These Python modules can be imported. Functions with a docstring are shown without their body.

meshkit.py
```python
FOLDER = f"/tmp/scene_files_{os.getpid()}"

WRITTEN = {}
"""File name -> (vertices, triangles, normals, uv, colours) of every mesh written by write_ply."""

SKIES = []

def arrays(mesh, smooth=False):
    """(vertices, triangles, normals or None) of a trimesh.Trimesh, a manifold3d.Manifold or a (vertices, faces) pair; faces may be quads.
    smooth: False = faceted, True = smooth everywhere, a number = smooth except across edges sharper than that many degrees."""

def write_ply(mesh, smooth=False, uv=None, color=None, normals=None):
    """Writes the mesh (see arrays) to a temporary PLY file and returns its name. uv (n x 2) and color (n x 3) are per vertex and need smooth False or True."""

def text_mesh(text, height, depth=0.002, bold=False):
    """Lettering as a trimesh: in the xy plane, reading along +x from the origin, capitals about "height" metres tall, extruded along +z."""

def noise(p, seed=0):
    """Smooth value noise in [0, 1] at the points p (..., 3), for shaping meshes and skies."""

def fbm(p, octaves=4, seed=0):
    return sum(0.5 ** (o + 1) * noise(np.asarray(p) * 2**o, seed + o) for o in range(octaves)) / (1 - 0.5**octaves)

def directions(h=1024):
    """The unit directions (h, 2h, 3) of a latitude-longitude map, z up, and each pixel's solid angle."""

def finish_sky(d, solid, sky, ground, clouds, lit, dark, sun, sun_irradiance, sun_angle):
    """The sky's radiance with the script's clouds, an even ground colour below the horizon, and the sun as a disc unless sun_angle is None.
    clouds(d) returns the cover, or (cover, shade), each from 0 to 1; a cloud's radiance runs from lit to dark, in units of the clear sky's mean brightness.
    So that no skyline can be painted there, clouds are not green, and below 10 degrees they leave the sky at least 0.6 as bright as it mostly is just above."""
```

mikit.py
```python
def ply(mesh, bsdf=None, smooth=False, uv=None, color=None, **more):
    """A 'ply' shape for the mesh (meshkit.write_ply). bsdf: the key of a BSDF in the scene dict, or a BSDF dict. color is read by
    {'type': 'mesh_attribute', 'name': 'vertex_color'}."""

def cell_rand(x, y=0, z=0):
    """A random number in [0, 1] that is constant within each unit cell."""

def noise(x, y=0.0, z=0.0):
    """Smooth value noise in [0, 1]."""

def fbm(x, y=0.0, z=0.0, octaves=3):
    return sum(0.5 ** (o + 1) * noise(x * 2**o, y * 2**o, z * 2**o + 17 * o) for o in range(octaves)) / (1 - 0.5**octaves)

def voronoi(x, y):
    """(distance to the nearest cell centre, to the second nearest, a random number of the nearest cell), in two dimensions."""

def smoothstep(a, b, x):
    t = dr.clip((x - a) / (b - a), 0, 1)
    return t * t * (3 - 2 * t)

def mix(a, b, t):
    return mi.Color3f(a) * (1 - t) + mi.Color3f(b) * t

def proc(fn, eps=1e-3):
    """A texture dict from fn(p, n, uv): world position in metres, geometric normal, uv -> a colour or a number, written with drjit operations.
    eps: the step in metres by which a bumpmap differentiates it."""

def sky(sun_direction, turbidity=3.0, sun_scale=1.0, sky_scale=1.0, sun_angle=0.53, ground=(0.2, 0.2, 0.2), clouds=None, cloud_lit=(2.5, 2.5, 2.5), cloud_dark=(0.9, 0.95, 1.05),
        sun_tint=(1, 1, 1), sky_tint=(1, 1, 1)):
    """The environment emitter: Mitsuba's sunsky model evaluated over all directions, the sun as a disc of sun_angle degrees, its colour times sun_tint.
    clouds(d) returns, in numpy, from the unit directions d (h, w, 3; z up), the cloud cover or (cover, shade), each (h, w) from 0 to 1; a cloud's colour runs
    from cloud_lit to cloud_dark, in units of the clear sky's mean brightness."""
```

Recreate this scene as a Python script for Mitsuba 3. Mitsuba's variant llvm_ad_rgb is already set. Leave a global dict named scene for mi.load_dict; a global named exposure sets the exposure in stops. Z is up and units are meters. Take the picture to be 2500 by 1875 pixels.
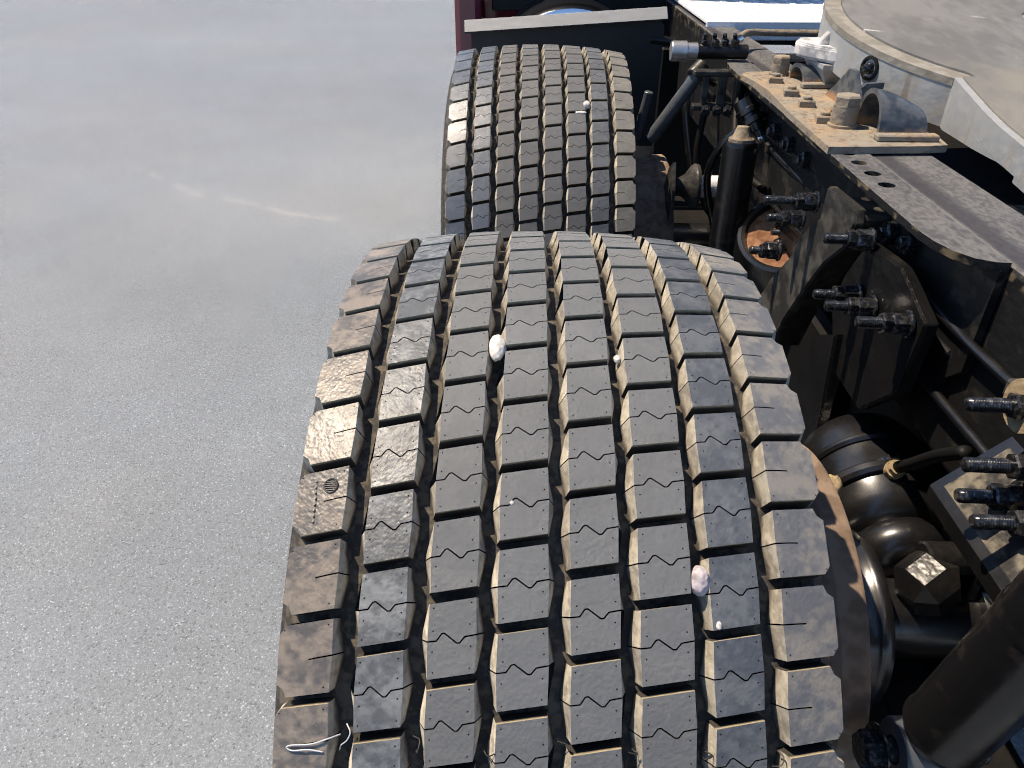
import math, random
import numpy as np, trimesh, mitsuba as mi, drjit as dr, mikit, meshkit
import manifold3d as m3
from shapely.geometry import Polygon, LineString, Point, box as sbox
from shapely.ops import unary_union
from shapely import affinity
from mikit import noise, fbm, voronoi, smoothstep, mix, cell_rand
random.seed(7)
T = mi.ScalarTransform4f
V = lambda *a: np.array(a, float)
scene, labels = {}, {}

# ------------------------------------------------------------------ camera, sky, exposure
EYE, FWD, UP = V(-0.0214, -0.6980, 1.3337), V(-0.01696, 0.83777, -0.54576), V(-0.01256, 0.54568, 0.83790)
scene['camera'] = {'type': 'perspective', 'fov': 68.57, 'fov_axis': 'x', 'near_clip': 0.02, 'far_clip': 400.0,
                   'to_world': T().look_at(origin=EYE.tolist(), target=(EYE + FWD).tolist(), up=UP.tolist())}
scene['daylight'] = mikit.sky((-0.42, 0.14, 0.89), turbidity=2.4)
exposure = 2.3

# ------------------------------------------------------------------ helpers
def obj(key, mesh, bsdf, smooth=False, **more):
    base, n = key, 0
    while key in scene:
        n += 1; key = f'{base}_{n:03d}'
    scene[key] = mikit.ply(mesh, bsdf, smooth=smooth, **more)
    return key
def lab(key, label=None, category=None, group=None, kind=None):
    d = {k: v for k, v in dict(label=label, category=category, group=group, kind=kind).items() if v}
    labels.setdefault(key, {}).update(d)
    return key
def cat(*ms): return trimesh.util.concatenate([m for m in ms])
def basis(d):
    d = np.asarray(d, float); d = d / np.linalg.norm(d)
    a = np.cross(d, [0, 0, 1.0] if abs(d[2]) < 0.9 else [0, 1.0, 0]); a /= np.linalg.norm(a)
    return d, a, np.cross(d, a)
def lathe(p, d, prof, n=28, phase=0.0):
    """prof: (t along d, radius) points"""
    d, a, b = basis(d); ang = np.arange(n) * 2 * np.pi / n + phase
    ring = np.cos(ang)[:, None] * a + np.sin(ang)[:, None] * b
    vs = np.concatenate([np.asarray(p) + d * t + ring * max(r, 1e-5) for t, r in prof])
    f = []
    for i in range(len(prof) - 1):
        j = np.arange(n); k = (j + 1) % n
        f.append(np.stack([i*n + j, i*n + k, (i+1)*n + k], 1)); f.append(np.stack([i*n + j, (i+1)*n + k, (i+1)*n + j], 1))
    m = trimesh.Trimesh(vs, np.vstack(f), process=False)
    return m
def tube(p, q, r0, r1=None, n=20, bev=0.15):
    p, q = np.asarray(p, float), np.asarray(q, float); L = np.linalg.norm(q - p); r1 = r0 if r1 is None else r1
    b = min(bev * min(r0, r1), L * .3)
    return lathe(p, q - p, [(0, 0), (0, r0 - b), (b, r0), (L - b, r1), (L, r1 - b), (L, 0)], n)
def pipe(pts, r, n=10, sub=6):
    pts = np.asarray(pts, float)
    P = np.vstack([pts[:1] * 2 - pts[1:2], pts, pts[-1:] * 2 - pts[-2:-1]]); out = []
    for i in range(1, len(P) - 2):
        for t in np.arange(sub) / sub:
            a, b, c, d = P[i-1:i+3]
            out.append(.5 * (2*b + (c - a)*t + (2*a - 5*b + 4*c - d)*t*t + (3*b - a - 3*c + d)*t**3))
    out.append(pts[-1]); out = np.array(out)
    t = np.gradient(out, axis=0); t /= np.linalg.norm(t, axis=1, keepdims=True) + 1e-12
    a = np.cross(t[0], [0.3, 0.5, 0.81]); a /= np.linalg.norm(a); rings = []; ang = np.arange(n) * 2*np.pi/n
    for p, tt in zip(out, t):
        a = a - tt * (a @ tt); a /= np.linalg.norm(a); b = np.cross(tt, a)
        rings.append(p + r * (np.cos(ang)[:, None]*a + np.sin(ang)[:, None]*b))
    k = len(out); vs = np.vstack(rings + [out[:1], out[-1:]]); f = []
    j = np.arange(n); jj = (j + 1) % n
    for i in range(k - 1):
        f += [np.stack([i*n+j, i*n+jj, (i+1)*n+jj], 1), np.stack([i*n+j, (i+1)*n+jj, (i+1)*n+j], 1)]
    f += [np.stack([jj, j, j*0 + k*n], 1), np.stack([(k-1)*n+j, (k-1)*n+jj, j*0 + k*n + 1], 1)]
    return trimesh.Trimesh(vs, np.vstack(f), process=False)
def m3mesh(m):
    m = m.to_mesh(); return trimesh.Trimesh(np.array(m.vert_properties[:, :3]), np.array(m.tri_verts), process=False)
def rbox(c, s, b=0.003, R=None):
    """box with chamfered edges"""
    s = np.asarray(s, float); b = min(b, s.min() * .3)
    parts = [m3.Manifold.cube((s - [2*b, 2*b, 0]).tolist(), True), m3.Manifold.cube((s - [2*b, 0, 2*b]).tolist(), True), m3.Manifold.cube((s - [0, 2*b, 2*b]).tolist(), True)]
    m = m3mesh(m3.Manifold.batch_hull(parts))
    if R is not None: m.vertices = m.vertices @ np.asarray(R).T
    m.vertices = m.vertices + np.asarray(c, float)
    return m
def rotx(a): c, s = math.cos(a), math.sin(a); return np.array([[1,0,0],[0,c,-s],[0,s,c]])
def roty(a): c, s = math.cos(a), math.sin(a); return np.array([[c,0,s],[0,1,0],[-s,0,c]])
def rotz(a): c, s = math.cos(a), math.sin(a); return np.array([[c,-s,0],[s,c,0],[0,0,1]])
def extr(poly, t0, t1, bev=0.0):
    """shapely polygon -> prism from t0 to t1 along +z, rim chamfered by bev"""
    polys = getattr(poly, 'geoms', [poly]); out = []
    for g in polys:
        if bev > 0:
            gi = g.buffer(-bev, join_style=2)
            cs = lambda q: m3.CrossSection([np.array(r.coords)[:-1] for r in [q.exterior, *q.interiors]], m3.FillRule.EvenOdd)
            a = cs(g).extrude(t1 - t0 - 2*bev).translate((0, 0, t0 + bev))
            h = cs(g).extrude(1e-4)
            top = trimesh.Trimesh()
            # chamfer by stacking two thin insets
            for k in (1, 2):
                gk = cs(g.buffer(-bev * k / 2, join_style=2)).extrude(t1 - t0 - 2*bev + bev * k).translate((0, 0, t0 + bev - bev * k / 2))
                a = a + gk
            out.append(m3mesh(a))
        else:
            cs = m3.CrossSection([np.array(r.coords)[:-1] for r in [g.exterior, *g.interiors]], m3.FillRule.EvenOdd)
            out.append(m3mesh(cs.extrude(t1 - t0).translate((0, 0, t0))))
    return cat(*out)
def prism_x(yz, x0, x1, bev=0.0):
    m = extr(yz if hasattr(yz, 'exterior') else Polygon(yz), x0, x1, bev); v = m.vertices; m.vertices = np.stack([v[:, 2], v[:, 0], v[:, 1]], 1); return m
def prism_y(xz, y0, y1, bev=0.0):
    m = extr(xz if hasattr(xz, 'exterior') else Polygon(xz), -y1, -y0, bev); v = m.vertices; m.vertices = np.stack([v[:, 0], -v[:, 2], v[:, 1]], 1); return m
def prism_z(xy, z0, z1, bev=0.0): return extr(xy if hasattr(xy, 'exterior') else Polygon(xy), z0, z1, bev)
def hexnut(p, d, af, h, n=6, phase=0.2):
    r = af / 2 / math.cos(math.pi / n)
    return lathe(p, d, [(0, 0), (0, r), (h*.82, r), (h, r*.86), (h, 0)], n, phase)
def stud(p, d, L, r=0.0078, washer=True):
    """threaded stud with washer and two nuts, standing on p along d"""
    d = np.asarray(d, float) / np.linalg.norm(d); p = np.asarray(p, float); prof = [(0, r*.8)]; t = L*.48
    while t < L - .003:
        prof += [(t, r*.84), (t + .0012, r)]; t += .0026
    prof += [(L - .001, r*.8), (L, r*.6), (L, 0)]
    ms = [lathe(p, d, prof, 12), hexnut(p + d*.005, d, r*3.3, .019, 6, random.random()), hexnut(p + d*.025, d, r*3.1, .011, 6, random.random())]
    if washer: ms.append(tube(p, p + d*.005, r*2.25, n=18))
    return cat(*ms)

def lump(c, s, seed, amp=.35, sub=3):
    m = trimesh.creation.icosphere(sub, 1.0); v = np.array(m.vertices)
    v = v * (1 + amp*(meshkit.fbm(v*1.4 + seed*7.3, 3, seed)[:, None] - .5)*2); m.vertices = v*np.asarray(s) + np.asarray(c); return m

# ------------------------------------------------------------------ materials
def pr(name, base, rough, metallic=0.0, spec=0.5, bump=None, bscale=1.0, eps=1e-3, **kw):
    tx = lambda v: mikit.proc(v, eps) if callable(v) else ({'type': 'rgb', 'value': list(v)} if isinstance(v, (tuple, list)) else v)
    b = {'type': 'principled', 'base_color': tx(base), 'roughness': tx(rough), 'metallic': tx(metallic), 'specular': spec, **kw}
    if bump: b = {'type': 'bumpmap', 'arbitrary': mikit.proc(bump, eps), 'scale': bscale, 'b': b}
    scene[name] = {'type': 'twosided', 'b': b}

SCR = [(-2.444, 3.748), (-2.236, 3.555), (-1.806, 3.176), (-1.696, 3.114), (-1.431, 3.028), (-1.221, 2.885), (-0.938, 2.808)]
def scratch(x, y):
    best = mi.Float(9)
    for (ax, ay), (bx, by) in zip(SCR[:-1], SCR[1:]):
        dx, dy = bx - ax, by - ay
        t = dr.clip(((x - ax)*dx + (y - ay)*dy) / (dx*dx + dy*dy), 0, 1)
        best = dr.minimum(best, dr.sqrt(dr.square(x - ax - t*dx) + dr.square(y - ay - t*dy)))
    return best
def asphalt_col(p, n, uv):
    d1, d2, r = voronoi(p.x*240, p.y*240)
    e1, e2, q = voronoi(p.x*520 + 7, p.y*520)
    big = fbm(p.x*.55 + .25*p.y, p.y*.9, 3.0, 4); mid = fbm(p.x*5, p.y*5, 1.0, 3)
    sheen = fbm(p.x*.35 - p.y*.1, p.y*1.6, 8.0, 3)  # broad random tone variation, stretched sideways
    c = 0.176 + 0.03*(big - .5) + 0.025*(mid - .5) + .03*(sheen - .5)
    c = c * (0.82 + .36*r) * (.88 + .24*q) * (1 - .30*smoothstep(.75, 1.0, d1/dr.maximum(d2, 1e-4)))
    c = c + .15*smoothstep(.955, .985, r)*smoothstep(.6, .2, d1) + .10*smoothstep(.965, .98, q)
    c = c * (1 - .30*smoothstep(.06, .02, r))
    warm = fbm(p.x*1.3 + 40, p.y*1.3, 5.0, 3)
    col = mix(mi.Color3f(.885, 1.0, 1.125), mi.Color3f(.915, 1.0, 1.095), smoothstep(.35, .7, warm)) * c
    s = scratch(p.x, p.y); br = fbm(p.x*14, p.y*9, 2.0, 3)
    w = smoothstep(.045, .004, s + .03*(br - .5)) * smoothstep(.30, .62, br + .12*(p.x + 1.5))
    return mix(col, mi.Color3f(.27, .28, .28), .55*w)
def asphalt_bump(p, n, uv):
    d1, d2, r = voronoi(p.x*240, p.y*240)
    return (.6 - d1)*(.4 + .6*r)*.0005 + .0003*noise(p.x*420, p.y*420, 0.0)
pr('asphalt', asphalt_col, .68, spec=.40, bump=asphalt_bump, eps=8e-4)

def dust_on(p, n, base, dust, amount, scale=30.0):
    """dry dust lying in irregular patches on faces that look up"""
    m = fbm(p.x*scale, p.y*scale, p.z*scale, 4); f = noise(p.x*scale*9, p.y*scale*9, p.z*scale*9)
    up = smoothstep(.1, .95, n.z)
    return mix(mi.Color3f(base), mi.Color3f(dust), dr.clip(amount*(.25 + .75*up)*smoothstep(.35, .75, m + .2*(f - .5)), 0, 1))

TOPS = {  # tread row: (clean rubber, dust on it, share of dust)
    1: ((.080, .075, .071), (.225, .190, .152), .80), 2: ((.078, .083, .087), (.225, .238, .240), .60), 3: ((0.104, 0.110, 0.114), (0.122, 0.126, 0.127), .6),
    4: ((0.106, 0.113, 0.118), (0.122, 0.127, 0.131), .6), 5: ((0.105, 0.112, 0.117), (0.122, 0.127, 0.131), .6), 6: ((0.103, 0.109, 0.114), (0.122, 0.126, 0.128), .6),
    7: ((.054, .063, .076), (.135, .143, .150), .50), 8: ((0.086, 0.093, 0.105), (0.176, 0.167, 0.150), .85),
    11: ((0.077, 0.087, 0.103), (0.135, 0.149, 0.165), .5), 12: ((0.081, 0.093, 0.111), (0.131, 0.141, 0.157), .5), 13: ((0.094, 0.095, 0.095), (0.110, 0.111, 0.110), .6), 14: ((0.094, 0.096, 0.098), (0.110, 0.111, 0.112), .6),
    15: ((0.092, 0.095, 0.097), (0.110, 0.111, 0.112), .6), 16: ((0.090, 0.093, 0.096), (0.108, 0.110, 0.111), .6), 17: ((0.072, 0.079, 0.088), (0.135, 0.147, 0.161), .5), 18: ((0.131, 0.128, 0.118), (0.180, 0.172, 0.150), .8)}
def rub_col(p, n, uv):
    rib = dr.floor(uv.x); v = uv.y
    big = fbm(p.x*38, p.y*38, p.z*38, 3); fine = fbm(p.x*170, p.y*170, p.z*170, 3); grain = noise(p.x*900, p.y*900, p.z*900)
    ms = smoothstep(.38, .66, .55*big + .45*fine)
    clean, dust, share = mi.Color3f(.03), mi.Color3f(.1), mi.Float(.5)
    for k, (a, b, s) in TOPS.items():
        hit = dr.abs(rib - k) < .5
        clean, dust, share = dr.select(hit, mi.Color3f(a), clean), dr.select(hit, mi.Color3f(b), dust), dr.select(hit, s, share)
    top = mix(clean, dust, ms*share) * (.93 + .14*grain) * (.88 + .24*noise(p.x*9, p.y*16, p.z*16))
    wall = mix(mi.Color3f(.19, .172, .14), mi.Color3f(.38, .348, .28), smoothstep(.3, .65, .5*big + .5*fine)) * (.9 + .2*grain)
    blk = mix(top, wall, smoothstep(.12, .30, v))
    wall = mix(wall, mi.Color3f(.060, .052, .042), smoothstep(.70, .95, v + .25*(fine - .5)))  # wall bases fade to dark: groove shade put into the colour
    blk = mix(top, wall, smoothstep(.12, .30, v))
    cross = mix(mi.Color3f(.030, .027, .023), mi.Color3f(.30, .255, .165), smoothstep(2.22, 2.02, v + .12*(fine - .5)))   # narrow cross-cut walls: clean rubber darkened as shade, sunlit lip line painted in tan
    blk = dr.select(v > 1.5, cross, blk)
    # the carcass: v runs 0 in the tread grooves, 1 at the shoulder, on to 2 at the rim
    floor_ = mix(mi.Color3f(.030, .027, .023), mi.Color3f(.085, .072, .052), smoothstep(.4, .65, fine))  # floor kept dark, the shade of the grooves painted in
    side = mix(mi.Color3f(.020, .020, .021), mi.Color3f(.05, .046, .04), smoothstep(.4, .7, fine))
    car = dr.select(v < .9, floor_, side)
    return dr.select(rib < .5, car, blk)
def rub_rough(p, n, uv):
    rib = dr.floor(uv.x); m = fbm(p.x*60, p.y*60, p.z*60, 3)
    r = dr.select(dr.abs(rib - 1) < .5, .42, dr.select(dr.abs(rib - 2) < .5, .46, dr.select(dr.abs(rib - 7) < .5, .55, dr.select(dr.abs(rib - 11) < .5, .38, dr.select(dr.abs(rib - 12) < .5, .45, .72)))))
    return mi.Float(dr.select(uv.y > .12, .85, r + .18*(m - .5)))
def rub_bump(p, n, uv): return .0005*fbm(p.x*420, p.y*420, p.z*420, 2) + .00045*fbm(p.x*90, p.y*90, p.z*90, 2)
pr('rubber', rub_col, rub_rough, spec=.5, bump=rub_bump, eps=6e-4)

pr('drum_rust', lambda p, n, uv: mix(mi.Color3f(.215, .158, .115), mi.Color3f(.14, .098, .068), smoothstep(.4, .7, fbm(p.x*60, p.y*60, p.z*60, 3))), .8, spec=.3)
pr('black_paint', lambda p, n, uv: dust_on(p, n, (.0055, .0055, .006), (.060, .054, .044), .16, 26.0), lambda p, n, uv: .20 + .25*fbm(p.x*40, p.y*40, p.z*40, 3), spec=.35,
   bump=lambda p, n, uv: .0012*fbm(p.x*110, p.y*110, p.z*110, 3))
pr('black_gloss', lambda p, n, uv: dust_on(p, n, (.005, .005, .0058), (.045, .043, .038), .16, 40.0), lambda p, n, uv: .16 + .22*fbm(p.x*50, p.y*50, p.z*50, 3), spec=.6, clearcoat=.5, clearcoat_gloss=.85)
pr('black_dull', lambda p, n, uv: dust_on(p, n, (.004, .004, .004), (.014, .011, .008), .5, 20.0), .6, spec=.25)
pr('bracket_paint', lambda p, n, uv: mix(mi.Color3f(.022, .0215, .0205), mi.Color3f(.060, .057, .050), smoothstep(.4, .7, fbm(p.x*34, p.y*34, p.z*34, 4))), lambda p, n, uv: .32 + .25*fbm(p.x*50, p.y*50, p.z*50, 3), spec=.35,
   bump=lambda p, n, uv: .0012*fbm(p.x*110, p.y*110, p.z*110, 3))
def rail_col(p, n, uv):
    st = fbm(p.x*26, p.y*6, p.z*26, 4); f = fbm(p.x*260, p.y*150, p.z*260, 3)
    c = mix(mi.Color3f(.070, .070, .072), mi.Color3f(.125, .122, .117), smoothstep(.3, .68, .4*st + .6*f))
    c = mix(c, mi.Color3f(.050, .049, .051), smoothstep(.58, .75, fbm(p.x*90 + 9, p.y*50, p.z*90, 4))*.7)
    near_rail = dr.select((p.x < .62) & (p.x > .507), 1.0, 0.0)
    band = smoothstep(.511, .517, p.x)*smoothstep(.552, .530, p.x + .018*(fbm(p.x*40, p.y*7, 0.0, 4) - .5))   # greasy stain along the joint
    c = mix(c, mi.Color3f(.034, .033, .037), .85*near_rail*band)
    c = mix(c, mi.Color3f(.175, .175, .17), .8*smoothstep(.0035, .0012, dr.abs(p.x - .5075)))  # pale line along the weld, painted as the edge highlight
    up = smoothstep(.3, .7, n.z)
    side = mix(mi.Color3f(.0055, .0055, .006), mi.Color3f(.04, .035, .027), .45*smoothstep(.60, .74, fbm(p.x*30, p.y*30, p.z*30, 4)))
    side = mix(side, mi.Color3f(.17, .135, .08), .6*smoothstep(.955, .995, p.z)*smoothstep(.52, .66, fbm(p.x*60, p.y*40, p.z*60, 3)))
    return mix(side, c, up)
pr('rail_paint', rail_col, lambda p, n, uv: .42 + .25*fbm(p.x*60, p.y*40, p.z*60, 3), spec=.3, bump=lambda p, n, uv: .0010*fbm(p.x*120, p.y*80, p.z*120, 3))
def rust_col(p, n, uv):
    a = fbm(p.x*30, p.y*30, p.z*30, 4); b = fbm(p.x*90 + 5, p.y*90, p.z*90, 3)
    c = mix(mi.Color3f(.205, .183, .147), mi.Color3f(.25, .188, .12), smoothstep(.42, .66, a))
    c = mix(c, mi.Color3f(.20, .165, .125), smoothstep(.45, .65, b))
    return mix(c, mi.Color3f(.10, .07, .045), smoothstep(.56, .76, fbm(p.x*95, p.y*95 + 3, p.z*95, 4))*.6)
pr('rusty_steel', rust_col, .75, spec=.3, bump=lambda p, n, uv: .0022*fbm(p.x*120, p.y*120, p.z*120, 3))
pr('rust_brown', lambda p, n, uv: mix(mi.Color3f(.15, .065, .03), mi.Color3f(.26, .14, .075), smoothstep(.35, .65, fbm(p.x*70, p.y*70, p.z*70, 3))), .8, spec=.3)
def saddle_col(p, n, uv):
    c = mix(mi.Color3f(.035, .042, .052), mi.Color3f(.085, .09, .095), smoothstep(.35, .65, fbm(p.x*60, p.y*60, p.z*60, 4)))
    return mix(c, mi.Color3f(.30, .17, .08), smoothstep(1.028, 1.013, p.z + .014*(fbm(p.x*90, p.y*90, 1.0, 3) - .5)))
pr('saddle_paint', saddle_col, .42, spec=.5)
def plate_col(p, n, uv):
    a = fbm(p.x*7, p.y*7, p.z*7, 4); b = fbm(p.x*60, p.y*25, p.z*60, 3); sc = noise(p.x*22 + p.y*60, p.y*4 - p.x*9, 0.0)
    c = mix(mi.Color3f(.120, .120, .116), mi.Color3f(.168, .167, .161), smoothstep(.35, .65, .6*a + .4*b))
    c = mix(c, mi.Color3f(.17, .162, .142), smoothstep(.55, .75, fbm(p.x*5 + 3, p.y*5, 2.0, 3))*.8)
    c = mix(c, mi.Color3f(.20, .187, .158), smoothstep(.74, .58, p.y + .16*(fbm(p.x*14, p.y*14, 4.0, 4) - .5))*(.35 + .65*b))
    c = mix(c, mi.Color3f(.42, .41, .39), smoothstep(.86, .93, sc)*smoothstep(.5, .6, a))
    return c
pr('worn_plate', plate_col, lambda p, n, uv: .48 + .2*fbm(p.x*30, p.y*30, p.z*30, 3), metallic=.12, spec=.5, bump=lambda p, n, uv: .0015*fbm(p.x*70, p.y*70, p.z*70, 3))
pr('dusty_rim', lambda p, n, uv: mix(mi.Color3f(.172, .160, .136), mi.Color3f(.232, .218, .190), smoothstep(.35, .65, fbm(p.x*45, p.y*45, p.z*45, 3))), .75, spec=.3, bump=lambda p, n, uv: .0015*fbm(p.x*90, p.y*90, p.z*90, 3))
def skirt_col(p, n, uv):
    run = fbm(p.x*55, p.y*55, p.z*5, 4); b = fbm(p.x*60, p.y*60, p.z*60, 3)
    c = mix(mi.Color3f(.225, .240, .25), mi.Color3f(.30, .305, .30), b)
    c = mix(c, mi.Color3f(.25, .21, .155), smoothstep(.50, .66, run)*.55*smoothstep(.3, .6, b))
    return mix(c, mi.Color3f(.12, .09, .06), smoothstep(.66, .76, run)*.5)
pr('skirt_paint', skirt_col, .45, spec=.5, bump=lambda p, n, uv: .0010*fbm(p.x*70, p.y*70, p.z*70, 3))
pr('white_paint', lambda p, n, uv: mix(mi.Color3f(.28, .285, .29), mi.Color3f(.56, .55, .53), smoothstep(.3, .6, fbm(p.x*60, p.y*60, p.z*60, 3))), .4)
pr('bright_metal', lambda p, n, uv: mix(mi.Color3f(.70, .70, .68), mi.Color3f(.45, .42, .36), smoothstep(.55, .75, fbm(p.x*90, p.y*90, p.z*90, 3))), .28, metallic=1.0)
pr('stud_metal', lambda p, n, uv: mix(mi.Color3f(.028, .030, .034), mi.Color3f(.12, .12, .12), smoothstep(.45, .75, fbm(p.x*260, p.y*260, p.z*260, 3))), .20, metallic=.7)
pr('aluminium', lambda p, n, uv: mix(mi.Color3f(.88, .89, .90), mi.Color3f(.78, .79, .81), fbm(p.x*12, p.y*12, p.z*12, 3)), .36, metallic=.25)
pr('dull_metal', lambda p, n, uv: mix(mi.Color3f(.55, .55, .55), mi.Color3f(.34, .33, .31), fbm(p.x*80, p.y*80, p.z*80, 3)), .38, metallic=.8)
pr('polished_tank', (.80, .81, .83), .16, metallic=1.0)
pr('maroon_paint', (.095, .012, .022), .22, spec=.5, clearcoat=1.0, clearcoat_gloss=.95)
pr('fender_plastic', lambda p, n, uv: mix(mi.Color3f(.014, .015, .017), mi.Color3f(.38, .39, .39), smoothstep(.55, .8, n.z)*(.8 + .3*fbm(p.x*20, p.y*60, p.z*60, 3))), .5, spec=.45)
pr('blue_grey_tube', lambda p, n, uv: mix(mi.Color3f(.045, .055, .07), mi.Color3f(.09, .095, .10), fbm(p.x*60, p.y*60, p.z*60, 3)), .35)
pr('white_stone', lambda p, n, uv: mix(mi.Color3f(.52, .50, .46), mi.Color3f(.36, .325, .31), smoothstep(.5, .7, fbm(p.x*300, p.y*300, p.z*300, 3))), .6, bump=lambda p, n, uv: .0015*fbm(p.x*300, p.y*300, p.z*300, 3))
pr('pink_stone', lambda p, n, uv: mix(mi.Color3f(.42, .375, .385), mi.Color3f(.26, .225, .23), smoothstep(.4, .7, fbm(p.x*260, p.y*260, p.z*260, 3))), .6, bump=lambda p, n, uv: .002*fbm(p.x*300, p.y*300, p.z*300, 3))
pr('strand', (.45, .47, .50), .2, spec=.6, spec_trans=0.0)
pr('caked_dirt', lambda p, n, uv: mix(mi.Color3f(.018, .017, .016), mi.Color3f(.135, .118, .088), smoothstep(.36, .62, fbm(p.x*70, p.y*70, p.z*70, 4))), .7, bump=lambda p, n, uv: .004*fbm(p.x*120, p.y*120, p.z*120, 4))
pr('damper_paint', lambda p, n, uv: mix(mi.Color3f(.0055, .0055, .006), mi.Color3f(.035, .029, .022), .30*smoothstep(.60, .76, fbm(p.x*45, p.y*45, p.z*45, 4))), lambda p, n, uv: .16 + .2*fbm(p.x*60, p.y*60, p.z*60, 3), spec=.5)
pr('dried_mud', lambda p, n, uv: mix(mi.Color3f(.33, .25, .14), mi.Color3f(.20, .15, .09), fbm(p.x*120, p.y*120, p.z*120, 3)), .85, bump=lambda p, n, uv: .003*fbm(p.x*140, p.y*140, p.z*140, 3))

# ------------------------------------------------------------------ ground
g = np.concatenate([np.linspace(-60, -3, 20), np.linspace(-2.5, 5, 31), np.linspace(6, 60, 20)])
X, Y = np.meshgrid(g, g + 3, indexing='ij'); nn = len(g)
Z = .012*(meshkit.fbm(np.stack([X*.5, Y*.5, X*0], -1), 3, 4) - .5) * np.clip((np.hypot(X - .5, Y - .6) - 2.0) / 3, 0, 1)
i, j = np.meshgrid(np.arange(nn - 1), np.arange(nn - 1), indexing='ij'); a = (i*nn + j).ravel()
obj('asphalt_ground', (np.stack([X, Y, Z], -1).reshape(-1, 3), np.stack([a, a + nn, a + nn + 1, a + 1], 1)), 'asphalt', smooth=True)
lab('asphalt_ground', 'pale grey speckled asphalt yard with a faint curved white scratch', kind='structure')

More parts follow.
